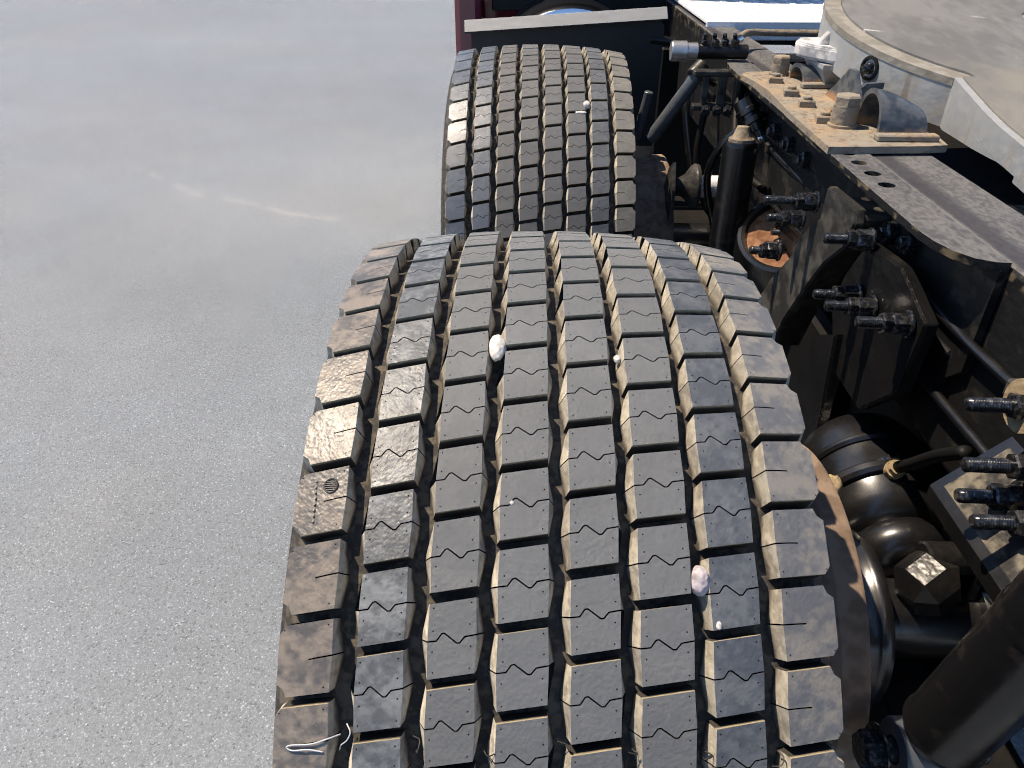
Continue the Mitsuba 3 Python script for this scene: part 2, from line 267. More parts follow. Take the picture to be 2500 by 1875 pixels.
# ------------------------------------------------------------------ the truck: tyres
TR = 'semi_truck'
lab(TR, 'rear of a maroon semi truck: dusty wide tyres, black suspension and a grey fifth wheel', 'truck')
R, DTH, AX = 0.51, 0.117786, 1.3069
SAG = lambda x: .3715*x*x + 1.3412*x**4
RIBX = [-.1810, -.1240, -.0718, -.0205, .0321, .0838, .1354, .1921]
HW = [.0202, .0170, .0170, .0180, .0176, .0188, .0177, .0204]
PH = [-.2212, -.1803, -.1387, -.2157, -.1753, -.1342, -.2115, -.1690]
SL = [-.17, -.175, -.165, -.155, -.155, -.145, -.15, -.11]
PITCH = R * DTH
def rib_shape(k, detail, holes):
    """2-D outline of one tread block of row k in (across, along), with its sipe cut through"""
    hw, m, H = HW[k], SL[k], PITCH/2 - .0039
    c = [(-hw, -H), (hw, -H), (hw + .0009, 0), (hw, H), (-hw, H), (-hw - .0009, 0)]
    if k == 7: c = [(-hw, -H), (hw - .0075, -H), (hw - .005, -H + .006), (hw, -H + .010), (hw, H - .006), (hw - .0045, H), (-hw, H), (-hw - .0009, 0)]
    if k == 0: c = [(-hw + .0045, -H), (hw, -H), (hw + .0009, 0), (hw, H), (-hw + .0075, H), (-hw + .005, H - .006), (-hw, H - .010), (-hw, -H + .006)]
    sh = lambda pts: [(x, s + m*x) for x, s in pts]
    out = Polygon(sh(c))
    if detail:
        if k in (0, 7):
            sg = 1 if k == 0 else -1
            cut = LineString(sh([(sg*(hw + .003), 0), (sg*hw*.55, .0004), (sg*hw*.16, .0009)])).buffer(.00055, cap_style=2)
        else:
            f = lambda t: -hw - .001 + t*(2*hw + .002)
            cut = LineString(sh([(f(-.06), 0), (f(.19), .0003), (f(.29), -.0042), (f(.345), -.0044), (f(.60), .0038), (f(.66), .0040), (f(.76), .0002), (f(1.06), -.0002)])).buffer(.00055, cap_style=2, join_style=1, quad_segs=2)
        shape = out.difference(cut)
        if holes:
            for sx in (-1, 1):
                for s in (-H + .004, -.0075, .0075, H - .004):
                    if k in (0, 7) and abs(s) < .01: continue
                    x = sx*(hw - .0035) + random.uniform(-.0008, .0008); s += random.uniform(-.001, .001)
                    shape = shape.difference(Point(x, s + m*x).buffer(.00075, quad_segs=1))
        return out, shape
    return out, out
NORM = {}
def block_mesh(k, code, detail, holes):
    """one block at the crown (angle 0), axle at the origin: vertices, faces, uv (row + share, depth)"""
    out, shape = rib_shape(k, detail, holes); hw, m, H = HW[k], SL[k], PITCH/2 - .0039
    vs, fs, uv, n0 = [], [], [], 0
    pass
    edge = out.exterior; ns = []
    def P(x, s, depth):
        r = R - SAG(x) - depth; th = s / R
        return np.array([x, -r*math.sin(th), r*math.cos(th)])
    for gpoly in getattr(shape, 'geoms', [shape]):
        tv, tf = trimesh.creation.triangulate_polygon(gpoly, engine='earcut')
        base = len(vs)
        for x, s in tv:
            X = RIBX[k] + .0 * x + x; sl = 2*.3715*X + 4*1.3412*X**3; th = .35 * s / R   # worn flat across the block
            q = np.array([sl, -math.sin(th), math.cos(th)]); ns.append(q / np.linalg.norm(q))
            vs.append(P(X, s, 0)); uv.append((code + .5, 0.0))
        for t in tf:
            a, b, c = (tv[q] for q in t)
            cr = (b[0]-a[0])*(c[1]-a[1]) - (b[1]-a[1])*(c[0]-a[0])
            fs.append([base + q for q in (t if cr < 0 else t[::-1])])
        for ring in [gpoly.exterior, *gpoly.interiors]:
            pts = np.array(ring.coords)[:-1]; L = len(pts); low = []
            for x, s in pts:
                dx = ds = 0.0; dep = .0206; s1 = s - m*x
                if edge.distance(Point(x, s)) < 1e-6:
                    if abs(abs(s1) - H) < 2e-5 and abs(x) < hw - .002: ds = math.copysign(.0008, s1)
                    else:
                        q = max(0.0, 1 - abs(s1)/H); dx = math.copysign((.0012 + .0040*q) if x > 0 else (.0034 + .0040*q), x)
                        if (k == 7 and x > 0) or (k == 0 and x < 0): dx = math.copysign(.0045, x); dep = .034
                elif k in (0, 7) and x*(1 if k == 7 else -1) > 0: dep = .03
                low.append(P(RIBX[k] + x + dx, s + ds, dep))
            for q in range(L):
                u = (q + 1) % L; (xa, sa), (xb, sb) = pts[q], pts[u]
                a, b = P(RIBX[k] + xa, sa, 0), P(RIBX[k] + xb, sb, 0)
                nrm = np.cross(low[q] - a, low[u] - a); nrm /= np.linalg.norm(nrm) + 1e-12
                cross = abs(abs(sa - m*xa) - H) < 2e-5 and abs(abs(sb - m*xb) - H) < 2e-5
                b0 = len(vs); vs += [a, low[q], low[u], b]; ns += [nrm]*4
                v0, v1 = (2.0, 3.0) if cross else ((.30, 1.0) if edge.distance(Point((xa + xb)/2, (sa + sb)/2)) < 1e-6 else (2.3, 3.0))
                uv += [(code + .5, v0), (code + .5, v1), (code + .5, v1), (code + .5, v0)]
                fs += [[b0, b0 + 1, b0 + 2], [b0, b0 + 2, b0 + 3]]
    NORM[(k, code, detail)] = np.array(ns)
    return np.array(vs), np.array(fs), np.array(uv)
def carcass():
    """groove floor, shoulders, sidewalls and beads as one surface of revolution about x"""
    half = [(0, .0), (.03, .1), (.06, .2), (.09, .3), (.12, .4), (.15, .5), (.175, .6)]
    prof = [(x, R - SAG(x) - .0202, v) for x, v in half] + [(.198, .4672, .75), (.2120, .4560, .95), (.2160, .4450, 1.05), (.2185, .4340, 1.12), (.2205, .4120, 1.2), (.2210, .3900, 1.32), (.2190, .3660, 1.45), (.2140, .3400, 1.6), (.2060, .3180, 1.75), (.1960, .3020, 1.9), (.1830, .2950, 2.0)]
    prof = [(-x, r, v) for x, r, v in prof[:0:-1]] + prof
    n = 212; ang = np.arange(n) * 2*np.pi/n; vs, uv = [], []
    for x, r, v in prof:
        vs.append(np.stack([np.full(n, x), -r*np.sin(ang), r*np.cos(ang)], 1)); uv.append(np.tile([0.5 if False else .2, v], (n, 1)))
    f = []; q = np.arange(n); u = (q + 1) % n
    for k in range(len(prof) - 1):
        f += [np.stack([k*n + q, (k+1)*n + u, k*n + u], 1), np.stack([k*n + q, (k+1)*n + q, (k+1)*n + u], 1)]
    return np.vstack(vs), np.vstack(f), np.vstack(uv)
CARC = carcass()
def make_tyre(cx, cy, phase, code0, lo, hi, label):
    plain = [block_mesh(k, code0 + k + 1, False, False) for k in range(8)]
    fine = [block_mesh(k, code0 + k + 1, True, code0 == 0) for k in range(8)]
    # carcass, and the tread of the side that the photograph does not show
    vs, fs, uv = [CARC[0]], [CARC[1]], [CARC[2]]; at = len(CARC[0]); seen = []
    for k in range(8):
        for q in range(-24, 29):
            th = phase[k] + (q + .5) * DTH + random.uniform(-.0006, .0006)
            th = (th + math.pi) % (2*math.pi) - math.pi
            if lo < th < hi: seen.append((k, th)); continue
            v, f, w = plain[k]; vs.append(v @ rotx(th).T); fs.append(f + at); uv.append(w); at += len(v)
    M = np.vstack(vs) + [cx, cy, R]
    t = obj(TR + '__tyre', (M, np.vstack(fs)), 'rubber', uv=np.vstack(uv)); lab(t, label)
    shared = []
    for k in range(8):
        v, f, w = fine[k]
        path = meshkit.write_ply((v, f), False, w, None, normals=NORM[(k, code0 + k + 1, True)])
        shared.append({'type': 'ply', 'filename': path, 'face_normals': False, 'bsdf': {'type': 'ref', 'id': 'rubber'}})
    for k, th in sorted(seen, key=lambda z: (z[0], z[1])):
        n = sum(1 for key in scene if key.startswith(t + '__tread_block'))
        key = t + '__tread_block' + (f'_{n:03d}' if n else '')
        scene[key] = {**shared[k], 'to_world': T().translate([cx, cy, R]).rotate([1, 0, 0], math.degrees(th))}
    return t
near = make_tyre(0.0, 0.0, PH, 0, -.66, 1.20, 'nearer rear tyre with dusty tread rows')
PHF = [p + .1526 + .2212 if k == 0 else 0 for k, p in enumerate(PH)]
# rows of the farther tyre keep the same stagger: 0.0405 rad per row
PHF = [.1526 + .0399*k - (k // 3) * DTH for k in range(8)]
far = make_tyre(.0025, AX, PHF, 10, -.70, 1.25, 'farther rear tyre, tread cleaner and shinier on its outer rows')
def on_tread(x, th, depth, cx=0.0, cy=0.0):
    r = R - SAG(x) - depth; return V(cx + x, cy - r*math.sin(th), R + r*math.cos(th))
# moulded oval mark and a column of worn raised characters on one outer block
ring = [on_tread(-.1735 + .0055*math.cos(t), .5200 + .0115*math.sin(t), -.0003) for t in np.linspace(0, 2*math.pi, 25)]
obj(near + '__oval_mark', cat(pipe(ring, .0007, 6, 2), *[pipe([on_tread(-.1735 - w*.9, .5200 + dt, -.0002), on_tread(-.1735 + w*.9, .5200 + dt, -.0002)], .0006, 6, 2) for dt, w in ((-.007, .004), (-.0035, .0055), (0, .006), (.0035, .0055), (.007, .004))]), 'bracket_paint')
for q in range(8):
    c = on_tread(-.1860 + .0002*q, .5105 + .0094*q, -.0002)
    obj(near + '__worn_character', lump(c, (.0011, .0020, .0005), q + 20, .5, 2), 'worn_plate', smooth=True)
# rims, drums and axles
for cy in (0.0, AX):
    k = obj(TR + '__wheel_rim', cat(lathe((-.20, cy, R), (1, 0, 0), [(0, .292), (-.008, .305), (.004, .300), (.02, .285), (.05, .275), (.30, .268), (.38, .285), (.40, .305), (.408, .300)], 48),
        lathe((-.11, cy, R), (1, 0, 0), [(0, .0), (0, .11), (.02, .14), (.02, .235), (.03, .272), (.045, .272), (.045, .0)], 48)), 'aluminium', smooth=35)
    obj(k + '__hub', lathe((-.215, cy, R), (1, 0, 0), [(0, 0), (0, .07), (.02, .085), (.09, .09), (.12, .12)], 32), 'aluminium', smooth=35)
    for q in range(10):
        t = q*2*math.pi/10; obj(k + '__wheel_nut', hexnut((-.11, cy + .168*math.cos(t), R + .168*math.sin(t)), (-1, 0, 0), .033, .03), 'bright_metal')
    k = obj(TR + '__brake_drum', lathe((.02, cy, R), (1, 0, 0), [(0, .0), (0, .18), (.02, .228), (.286, .232), (.296, .240), (.322, .240), (.328, .236), (.328, .214), (.28, .205), (.28, 0)], 72), 'drum_rust', smooth=35); lab(k, 'tan rusted brake drum beside the %s tyre' % ('nearer' if cy == 0 else 'farther'))
    ax = obj(TR + '__axle', cat(lathe((.30, cy, R), (1, 0, 0), [(0, .0), (0, .056), (.31, .054), (.36, .075), (.42, .11), (.50, .17), (.63, .205), (.76, .17), (.84, .11), (.90, .075), (1.0, .055), (1.3, .055), (1.3, 0)], 40)), 'black_gloss', smooth=40)
    obj(ax + '__collar', lathe((.575, cy, R), (1, 0, 0), [(0, .050), (.0, .068), (.006, .072), (.026, .072), (.032, .068), (.032, .05)], 36), 'black_gloss', smooth=30)
    if cy > 0: continue
    # dished backing plate with a rolled rim, seen nearly edge-on
    obj(ax + '__backing_plate', lathe((.385, cy, R), (1, 0, 0), [(-.045, .0), (-.045, .085), (-.040, .094), (.004, .100), (.006, .104), (.014, .107), (.026, .108), (.032, .114), (.040, .117), (.048, .114), (.050, .106), (.044, .098), (.036, .094), (.034, .05), (.045, .0)], 64), 'black_gloss', smooth=50)
    obj(TR + '__hub_flange', lathe((.33, cy, R), (1, 0, 0), [(0, .05), (0, .16), (.02, .165), (.022, .05)], 40), 'black_dull', smooth=35)

# ------------------------------------------------------------------ frame rails and fifth-wheel mounting angle
def channel(x, sg, y0, y1):
    w, r = .096, .012
    pts = [(0, .988), (.002, .993), (.006, .996), (w, .996), (w, .986), (.016, .986), (.010, .978), (.010, .738), (.016, .7315), (w, .7315), (w, .7215), (.013, .7215), (.004, .726), (0, .735)]
    return prism_y([(x + sg*a, z) for a, z in pts], y0, y1)
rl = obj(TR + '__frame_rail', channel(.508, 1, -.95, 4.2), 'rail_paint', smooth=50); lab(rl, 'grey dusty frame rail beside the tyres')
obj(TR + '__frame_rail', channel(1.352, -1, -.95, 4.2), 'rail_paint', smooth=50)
for y in (-.55, .35, 1.62, 2.9):
    obj(TR + '__cross_member', rbox((.93, y, .87), (.82, .10, .16), .006), 'black_paint')
ang = unary_union([Polygon([(.445, .16), (.449, .128), (.458, .100), (.472, .080), (.490, .070), (.506, .068), (.506, 1.30), (.47, 1.30), (.452, 1.24), (.445, 1.16)])])
for y in (.329, .380, .432, .481): ang = ang.difference(affinity.scale(Point(.4735, y).buffer(.0115, quad_segs=6), 1.0, 1.0))
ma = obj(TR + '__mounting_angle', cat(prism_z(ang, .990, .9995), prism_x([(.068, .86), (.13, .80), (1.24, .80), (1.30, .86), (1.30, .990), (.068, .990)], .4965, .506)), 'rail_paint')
lab(ma, 'grey angle bar with four holes along the frame rail')
for y, z in ((.255, .945), (.315, .935), (.36, .925), (.70, .925), (.80, .925), (.90, .925), (1.12, .93)):
    obj(ma + '__bolt', cat(hexnut((.4965, y, z), (-1, 0, 0), .030, .016), tube((.4965, y, z), (.474, y, z), .009, n=10)), 'stud_metal')
# rusty base plate with bolts, saddles and gusset
bp = obj(TR + '__base_plate', prism_z([(.440, .475), (.600, .484), (.628, .49), (.634, .53), (.615, .66), (.60, .78), (.60, .93), (.615, 1.05), (.58, 1.075), (.455, 1.06), (.436, 1.03), (.448, .95), (.452, .86), (.443, .70)], .9995, 1.0105), 'rusty_steel'); lab(bp, 'rust-stained steel base plate under the fifth wheel')
for x, y, r, h in ((.517, 1.03, .017, .022), (.504, .602, .0195, .034)):
    obj(bp + '__bolt', cat(lathe((x, y, 1.0105), (0, 0, 1), [(0, r*1.25), (.004, r*1.25), (.005, r*1.08), (h, r*1.08), (h, 0)], 24), hexnut((x, y, 1.0105 + h), (0, 0, 1), r*1.9, .016)), 'rusty_steel', smooth=30)
for x, y in ((.484, .83), (.487, .742), (.481, .626), (.487, .95)):
    obj(bp + '__low_nut', cat(hexnut((x, y, 1.0105), (0, 0, 1), .027, .012, 4, .6), tube((x, y, 1.0225), (x, y, 1.028), .0085, n=10)), 'rusty_steel')
def saddle(xa, xb, yc, ry, hz, t):
    a = np.linspace(0, math.pi, 19); o = [(yc + ry*math.cos(q), 1.0105 + hz*math.sin(q)**.8) for q in a]; i_ = [(yc + (ry - t)*math.cos(q), 1.0105 + (hz - t)*math.sin(q)**.8) for q in a[::-1]]
    return prism_x(o + i_, xa, xb)
for xa, xb, yc, ry, hz in ((.531, .607, .572, .050, .066), (.530, .590, .955, .050, .036)):
    m = saddle(xa, xb, yc, ry, hz, .008).subdivide_to_size(.02, max_iter=6); v = np.array(m.vertices)
    v[:, 2] -= (v[:, 2] - 1.0105)*.42*np.clip((v[:, 0] - xa)/(xb - xa), 0, 1)**1.5; m.vertices = v
    q = obj(TR + '__saddle_bracket', m, 'saddle_paint', smooth=30)
    obj(q + '__foot', rbox(((xa + xb)/2 + .004, yc - ry - .008, 1.0155), (xb - xa + .02, .020, .010), .002), 'rusty_steel')
lab(TR + '__saddle_bracket', 'blue-grey arched bracket with rust along its foot, the nearer of two')
obj(TR + '__gusset', prism_x([(.66, 1.0105), (.84, 1.0105), (.80, 1.035), (.745, 1.075), (.725, 1.075)], .552, .562), 'saddle_paint')
obj(TR + '__gusset', prism_y([(.515, 1.0105), (.60, 1.0105), (.60, 1.06), (.57, 1.058)], .700, .709), 'saddle_paint')

# ------------------------------------------------------------------ fifth wheel, tilted back
def tilt(m):
    m = m.subdivide_to_size(.035, max_iter=8) if hasattr(m, 'subdivide_to_size') else m
    v = np.array(m.vertices); v[:, 2] += 1.13 + .17*(v[:, 1] - .922)
    m.vertices = v; return m
CX = .999
disc = Point(CX, .922).buffer(.43, quad_segs=40)
ear = Polygon([(.76, .85), (.685, .655), (.6785, .62), (.674, .56), (.669, .50), (.668, .442), (.672, .377), (.680, .26), (.700, .20), (.80, .20), (.86, .35), (.93, .75)])
outl = unary_union([disc, ear, affinity.scale(ear, -1, 1, origin=(CX, .6))]).buffer(-.010).buffer(.010)
throat = Polygon([(CX - .03, .92), (CX + .03, .92), (CX + .06, .60), (CX + .16, .10), (CX - .16, .10), (CX - .06, .60)]).union(Point(CX, .92).buffer(.03))
outl = outl.difference(throat)
front = sbox(0, .632, 2, 2)
band = outl.difference(outl.buffer(-.033)).intersection(front)
fw = obj(TR + '__fifth_wheel', tilt(extr(outl.difference(band.buffer(.0008)).difference(outl.difference(outl.buffer(-.0142))), -.03, .0035)), 'worn_plate', smooth=20); lab(fw, 'worn grey fifth wheel top plate')
k = obj(fw + '__rim', tilt(extr(band, -.012, 0)), 'dusty_rim', smooth=20); lab(k, 'dusty beige outer rim')
ringp = outl.buffer(-.0015).difference(outl.buffer(-.014))
sk = cat(extr(ringp.intersection(front), -.078, -.0122), extr(ringp.difference(front), -.078, .001)).subdivide_to_size(.03, max_iter=8)
v = np.array(sk.vertices); low = v[:, 2] < -.055; v[low, 2] += .038*np.clip((.62 - v[low, 1]) / .2, 0, 1); sk.vertices = v
k = obj(fw + '__skirt', tilt(sk), 'skirt_paint', smooth=40); lab(k, 'pale grey side wall streaked with brown runs')
# pivot pin in the skirt
pn = V(.5985, .771, 1.071); dn = V(-.935, -.355, .0)
obj(fw + '__pivot_pin', cat(lathe(pn - dn*.004, dn, [(0, .021), (.008, .021), (.009, .0165), (.004, .0155), (.002, .0)], 24)), 'black_dull', smooth=30)
obj(fw + '__grease_fitting', cat(lathe(pn, dn, [(0, .0), (0, .010), (.008, .010), (.012, .007), (.018, .006), (.018, 0)], 14)), 'stud_metal', smooth=30)
# worn white lug and its tapering foot at the front
lug = obj(fw + '__lug', cat(prism_z(Polygon([(.548, 1.01), (.536, .975), (.545, .94), (.575, .895), (.61, .86), (.63, 1.01)]).buffer(.014), 1.058, 1.086, .006),
    prism_y([(.552, 1.086), (.592, 1.086), (.592, 1.120), (.582, 1.122)], .925, .950, .003)), 'white_paint', smooth=30); lab(lug, 'white worn lug at the side of the plate')
foot = m3mesh(m3.Manifold.batch_hull([m3.Manifold.cube((.085, .12, .008), True).translate((.596, .94, 1.052)), m3.Manifold.cube((.014, .04, .008), True).translate((.588, .925, .998))]))
obj(fw + '__foot', foot, 'skirt_paint')
# release handle rod
hr = obj(TR + '__release_rod', pipe([(.497, 1.355, 1.028), (.512, 1.38, 1.034), (.55, 1.44, 1.036), (.63, 1.45, 1.034), (.76, 1.44, 1.034), (.9, 1.40, 1.03)], .0085), 'rusty_steel', smooth=True); lab(hr, 'rusty bent rod lying across the frame')
obj(hr + '__tip', lathe((.492, 1.348, 1.026), (.6, .8, .2), [(0, .0), (0, .0105), (.028, .0105), (.03, .0)], 14), 'bright_metal', smooth=30)

# ------------------------------------------------------------------ brake chambers, hangers, air springs, dampers
def chamber(cy):
    G = lambda prof: [(t*1.10, r*1.20) for t, r in prof]
    p0, d = V(.505, cy + .300, .592), V(-.01, -1, -.13)
    c = obj(TR + '__brake_chamber', lathe(p0, d, G([(0, .0), (.004, .030), (.014, .052), (.034, .070), (.060, .078), (.082, .079), (.086, .074), (.092, .074), (.096, .079), (.135, .079), (.142, .083), (.146, .083), (.152, .079), (.180, .076), (.196, .062), (.206, .045), (.208, 0)]), 44), 'black_gloss', smooth=40)
    obj(c + '__clamp_band', lathe(p0, d, G([(.136, .080), (.136, .085), (.141, .0885), (.149, .0885), (.154, .085), (.154, .080)]), 44), 'black_gloss', smooth=30)
    obj(c + '__clamp_band', lathe(p0, d, G([(.084, .078), (.084, .0815), (.088, .0845), (.092, .0845), (.096, .0815), (.096, .078)]), 44), 'black_gloss', smooth=30)
    e = p0 + V(-.065, -.165, .050); obj(c + '__clamp_bolt', cat(tube(e, e + V(.05, .0, .035), .005, n=10), hexnut(e, (-.8, 0, -.5), .016, .009)), 'stud_metal')
    obj(c + '__air_port', cat(lathe((.490, .120, .665), (-.1, -.6, .8), [(0, .013), (.012, .013), (.012, .010), (.022, .010), (.022, 0)], 14)), 'dried_mud', smooth=30)
    # bellied boot between the chamber and the axle bracket
    b = obj(c + '__boot', lathe(p0 + d*.212, d, [(0, .048), (.012, .066), (.030, .074), (.048, .070), (.060, .055), (.066, .034), (.066, 0)], 36), 'black_gloss', smooth=50)
    obj(c + '__mount', cat(prism_x([(cy - .02, .515), (cy + .09, .515), (cy + .10, .60), (cy + .06, .64), (cy + .01, .645), (cy - .015, .60)], .560, .572, .002)), 'black_gloss')
    h = V(-.42, -.20, .90); h /= np.linalg.norm(h); a2 = np.cross(h, [0, 0, 1.0]); a2 /= np.linalg.norm(a2); RR = np.stack([a2, np.cross(h, a2), h], 1)
    obj(TR + '__slack_adjuster', cat(rbox((.505, cy - .010, .585), (.070, .075, .075), .020, RR), rbox((.595, cy + .012, .625), (.07, .060, .085), .016, rotx(.25) @ roty(-.5)), tube((.50, cy + .01, .61), (.66, cy + .01, .61), .022)), 'black_paint', smooth=25)
    obj(TR + '__slack_adjuster__pin', cat(tube((.548, cy - .065, .66), (.60, cy - .065, .66), .012), rbox((.575, cy - .06, .63), (.012, .05, .09), .003)), 'bracket_paint', smooth=30)
    return c
chamber(0.0)
k = obj(TR + '__dirt_clump', lump((.375, .045, .690), (.012, .018, .026), 3), 'dried_mud', smooth=True); lab(k, 'yellowish clump of dried mud by the brake chamber')

def hanger(dy, n_stud):
    """drop bracket outside the rail, its face towards the tyres, with long studs standing out of it"""
    yz = Polygon([(.445 + dy, .960), (.446 + dy, .909), (.49 + dy, .875), (.535 + dy, .806), (.606 + dy, .732), (.660 + dy, .660), (.640 + dy, .60), (.545 + dy, .60), (.50 + dy, .70), (.450 + dy, .776), (.391 + dy, .855), (.339 + dy, .901), (.322 + dy, .945), (.33 + dy, .965)]).buffer(-.004).buffer(.004)
    h = obj(TR + '__hanger_bracket', cat(prism_x(yz, .440, .456, .003), prism_x(yz.buffer(-.014), .456, .500)), 'bracket_paint')
    return h
hb = hanger(0.0, 6); lab(hb, 'dusty grey-black drop bracket with long threaded studs, between the two tyres')
for x, y, z, L in ((.44, .470, .925, .085), (.44, .515, .880, .060), (.456, .291, .934, .066), (.44, .590, .79, .055)):
    obj(hb + '__stud', stud((x, y, z), (-1, .02, .03), L), 'stud_metal', smooth=30)
# second, lower bracket of the same beam with its studs
h2 = obj(TR + '__hanger_bracket', cat(prism_x(Polygon([(.34, .86), (.36, .80), (.30, .72), (.20, .72), (.12, .80), (.11, .90), (.2, .93), (.3, .92)]).buffer(.006), .457, .475, .003), prism_x(Polygon([(.30, .78), (.37, .74), (.42, .60), (.36, .46), (.28, .46), (.27, .60)]), .445, .462, .003)), 'black_paint')
for x, y, z, L in ((.455, .283, .853, .064), (.455, .233, .860, .066), (.455, .134, .888, .066)):
    obj(h2 + '__stud', stud((x, y, z), (-1, .02, .02), L), 'stud_metal', smooth=30)
# rear bracket at the right edge of the picture: ledge with a rolled lower edge
rb = obj(TR + '__hanger_bracket', cat(prism_y([(.438, .775), (.505, .845), (.505, .800), (.447, .750), (.438, .756)], -.24, -.035, .004), prism_y([(.439, .774), (.505, .844), (.515, .844), (.515, .705), (.460, .690), (.439, .715)], -.248, -.236, .003),
    prism_x([(-.03, .74), (-.09, .88), (-.16, .93), (-.24, .94), (-.26, .80), (-.22, .70), (-.08, .70)], .488, .500, .002)), 'black_gloss'); lab(rb, 'black bracket with a dusty sloping ledge under the rail end')
for x, y, z, L in ((.490, -.085, .915, .080), (.490, -.118, .866, .082), (.486, -.115, .824, .070), (.486, -.155, .826, .075)):
    obj(rb + '__stud', stud((x, y, z), (-1, .02, .02), L), 'stud_metal', smooth=30)
lg = obj(rb + '__ledge', prism_y([(.446, .7835), (.4965, .8368), (.4985, .8385), (.4985, .834), (.446, .779)], -.225, -.050, .0005), 'caked_dirt'); lab(lg, 'ledge caked with grey-brown dirt')
obj(rb + '__washer', lathe((.462, -.085, .916), (1, 0, 0), [(0, .012), (0, .027), (.004, .027), (.004, .012)], 24), 'dried_mud', smooth=30)
# trailing beams, air springs, torque arms and the housings behind, all black with dirt
for cy in (0.0, AX):
    obj(TR + '__trailing_beam', cat(prism_x(Polygon([(cy - .46, .24), (cy + .58, .24), (cy + .60, .44), (cy + .12, .44), (cy - .42, .44)]), .46, .60, .004)), 'black_dull')
    obj(TR + '__torque_arm', tube((.66, cy - .05, .78), (.80, cy + .62, .80), .03), 'black_dull', smooth=30)
d_as = V(-.30, -.50, .81); d_as /= np.linalg.norm(d_as); top_as = V(.520, .800, .742); o_as = top_as - d_as*.326
a_s = obj(TR + '__air_spring', lathe(o_as, d_as, [(.08, 0), (.08, .085), (.10, .088), (.13, .108), (.20, .118), (.27, .114), (.300, .104), (.315, .101), (.326, .097), (.329, .090), (.326, .083), (.316, .079)], 56), 'black_gloss', smooth=40)
k = obj(a_s + '__piston_plate', lathe(o_as, d_as, [(.314, .0795), (.3155, .062), (.316, .058), (.310, .040), (.310, 0)], 48), 'rust_brown', smooth=25); lab(k, 'rust-brown plate inside the black air spring')
sd = np.cross(d_as, [0, 0, 1.0]); sd /= np.linalg.norm(sd); su = np.cross(sd, d_as)
for u, w in ((.030, .010), (.012, .036), (.010, -.022), (.040, .045)):
    obj(a_s + '__stud', stud(o_as + d_as*.312 - sd*u*.2 + V(.02, 0, 0) + su*w, (-1, -.05, .08), .062, .0068), 'stud_metal', smooth=30)
obj(a_s + '__clip', lathe((.505, .76, .815), (1, .1, .2), [(0, .020), (.0, .026), (.024, .026), (.024, .020)], 20), 'bracket_paint', smooth=30)
# brake lines and cables along the rail, with clips
for z, x0, a, b in ((.905, .500, -.3, 1.5), (.872, .502, .1, 1.9), (.800, .500, -.3, .9)):
    pts = [(x0 - .006*math.sin(9*t), t, z + .010*math.sin(5*t + z*40)) for t in np.linspace(a, b, 14)]
    cl = obj(TR + '__brake_line', pipe(pts, .0062, 8, 4), 'black_gloss', smooth=True)
    for t in pts[2::4]: obj(cl + '__clip', rbox((t[0] - .002, t[1], t[2]), (.018, .016, .022), .003), 'bracket_paint')
for pts, r in (([(.50, 1.0, .93), (.43, 1.02, .88), (.40, 1.05, .78), (.45, 1.08, .62)], .009), ([(.49, 1.5, .90), (.42, 1.45, .93), (.39, 1.36, .88), (.42, 1.3, .70)], .011)):
    obj(TR + '__air_hose', pipe(pts, r, 10), 'black_gloss', smooth=True)
# dampers
def damper(p, q, r, name_label):
    p, q = V(*p), V(*q); d = (q - p) / np.linalg.norm(q - p); L = np.linalg.norm(q - p)
    s = obj(TR + '__shock_absorber', lathe(p, d, [(0, .0), (0, r*.55), (.004, r*.9), (.012, r), (.016, r*1.04), (.020, r), (L*.47, r), (L*.47 + .003, r*1.03), (L*.47 + .012, r*1.03), (L*.47 + .015, r), (L - .01, r), (L, r*.85), (L, 0)], 40), 'damper_paint', smooth=40); lab(s, name_label)
    e = p - d*.028
    obj(s + '__eye', cat(lathe(e + V(-.032, 0, 0), (1, 0, 0), [(0, .014), (0, .030), (.003, .032), (.061, .032), (.064, .030), (.064, .014)], 28), tube(p - d*.012, p + d*.004, .018)), 'blue_grey_tube', smooth=35)
    obj(s + '__eye_bolt', cat(hexnut(e + V(-.05, 0, 0), (-1, 0, 0), .034, .016), tube(e + V(-.05, 0, 0), e + V(.06, 0, 0), .012), tube(e + V(-.05, 0, 0), e + V(-.045, 0, 0), .026)), 'stud_metal', smooth=30)
    return s
damper((.387, -.262, .643), (.427, -.308, 1.04), .038, 'thick black shock absorber tube at the lower right')
damper((.418, .86, .50), (.422, .895, .905), .036, 'black shock absorber with a rusty cap between the tyres')
obj(TR + '__shock_absorber_001__cap', lathe((.422, .895, .905), (.01, .08, 1), [(0, .026), (.006, .026), (.012, .018), (.030, .012), (.032, 0)], 26), 'rusty_steel', smooth=35)
# camshaft stub by the farther tyre: flange, plate and bright sleeve
st = obj(TR + '__camshaft', cat(lathe((.335, 1.12, .735), (1, 0, 0), [(0, 0), (0, .012), (.03, .03), (.045, .050), (.052, .054), (.060, .052), (.064, .03), (.064, 0)], 32)), 'bracket_paint', smooth=35)
k = obj(st + '__sleeve', lathe((.399, 1.12, .735), (1, 0, 0), [(0, .0), (0, .026), (.060, .026), (.060, 0)], 24), 'aluminium', smooth=30); lab(k, 'bright bare metal sleeve')
obj(st + '__plate', prism_x([(1.10, .80), (1.15, .77), (1.20, .69), (1.06, .66), (1.07, .74)], .326, .334, .001), 'bracket_paint')
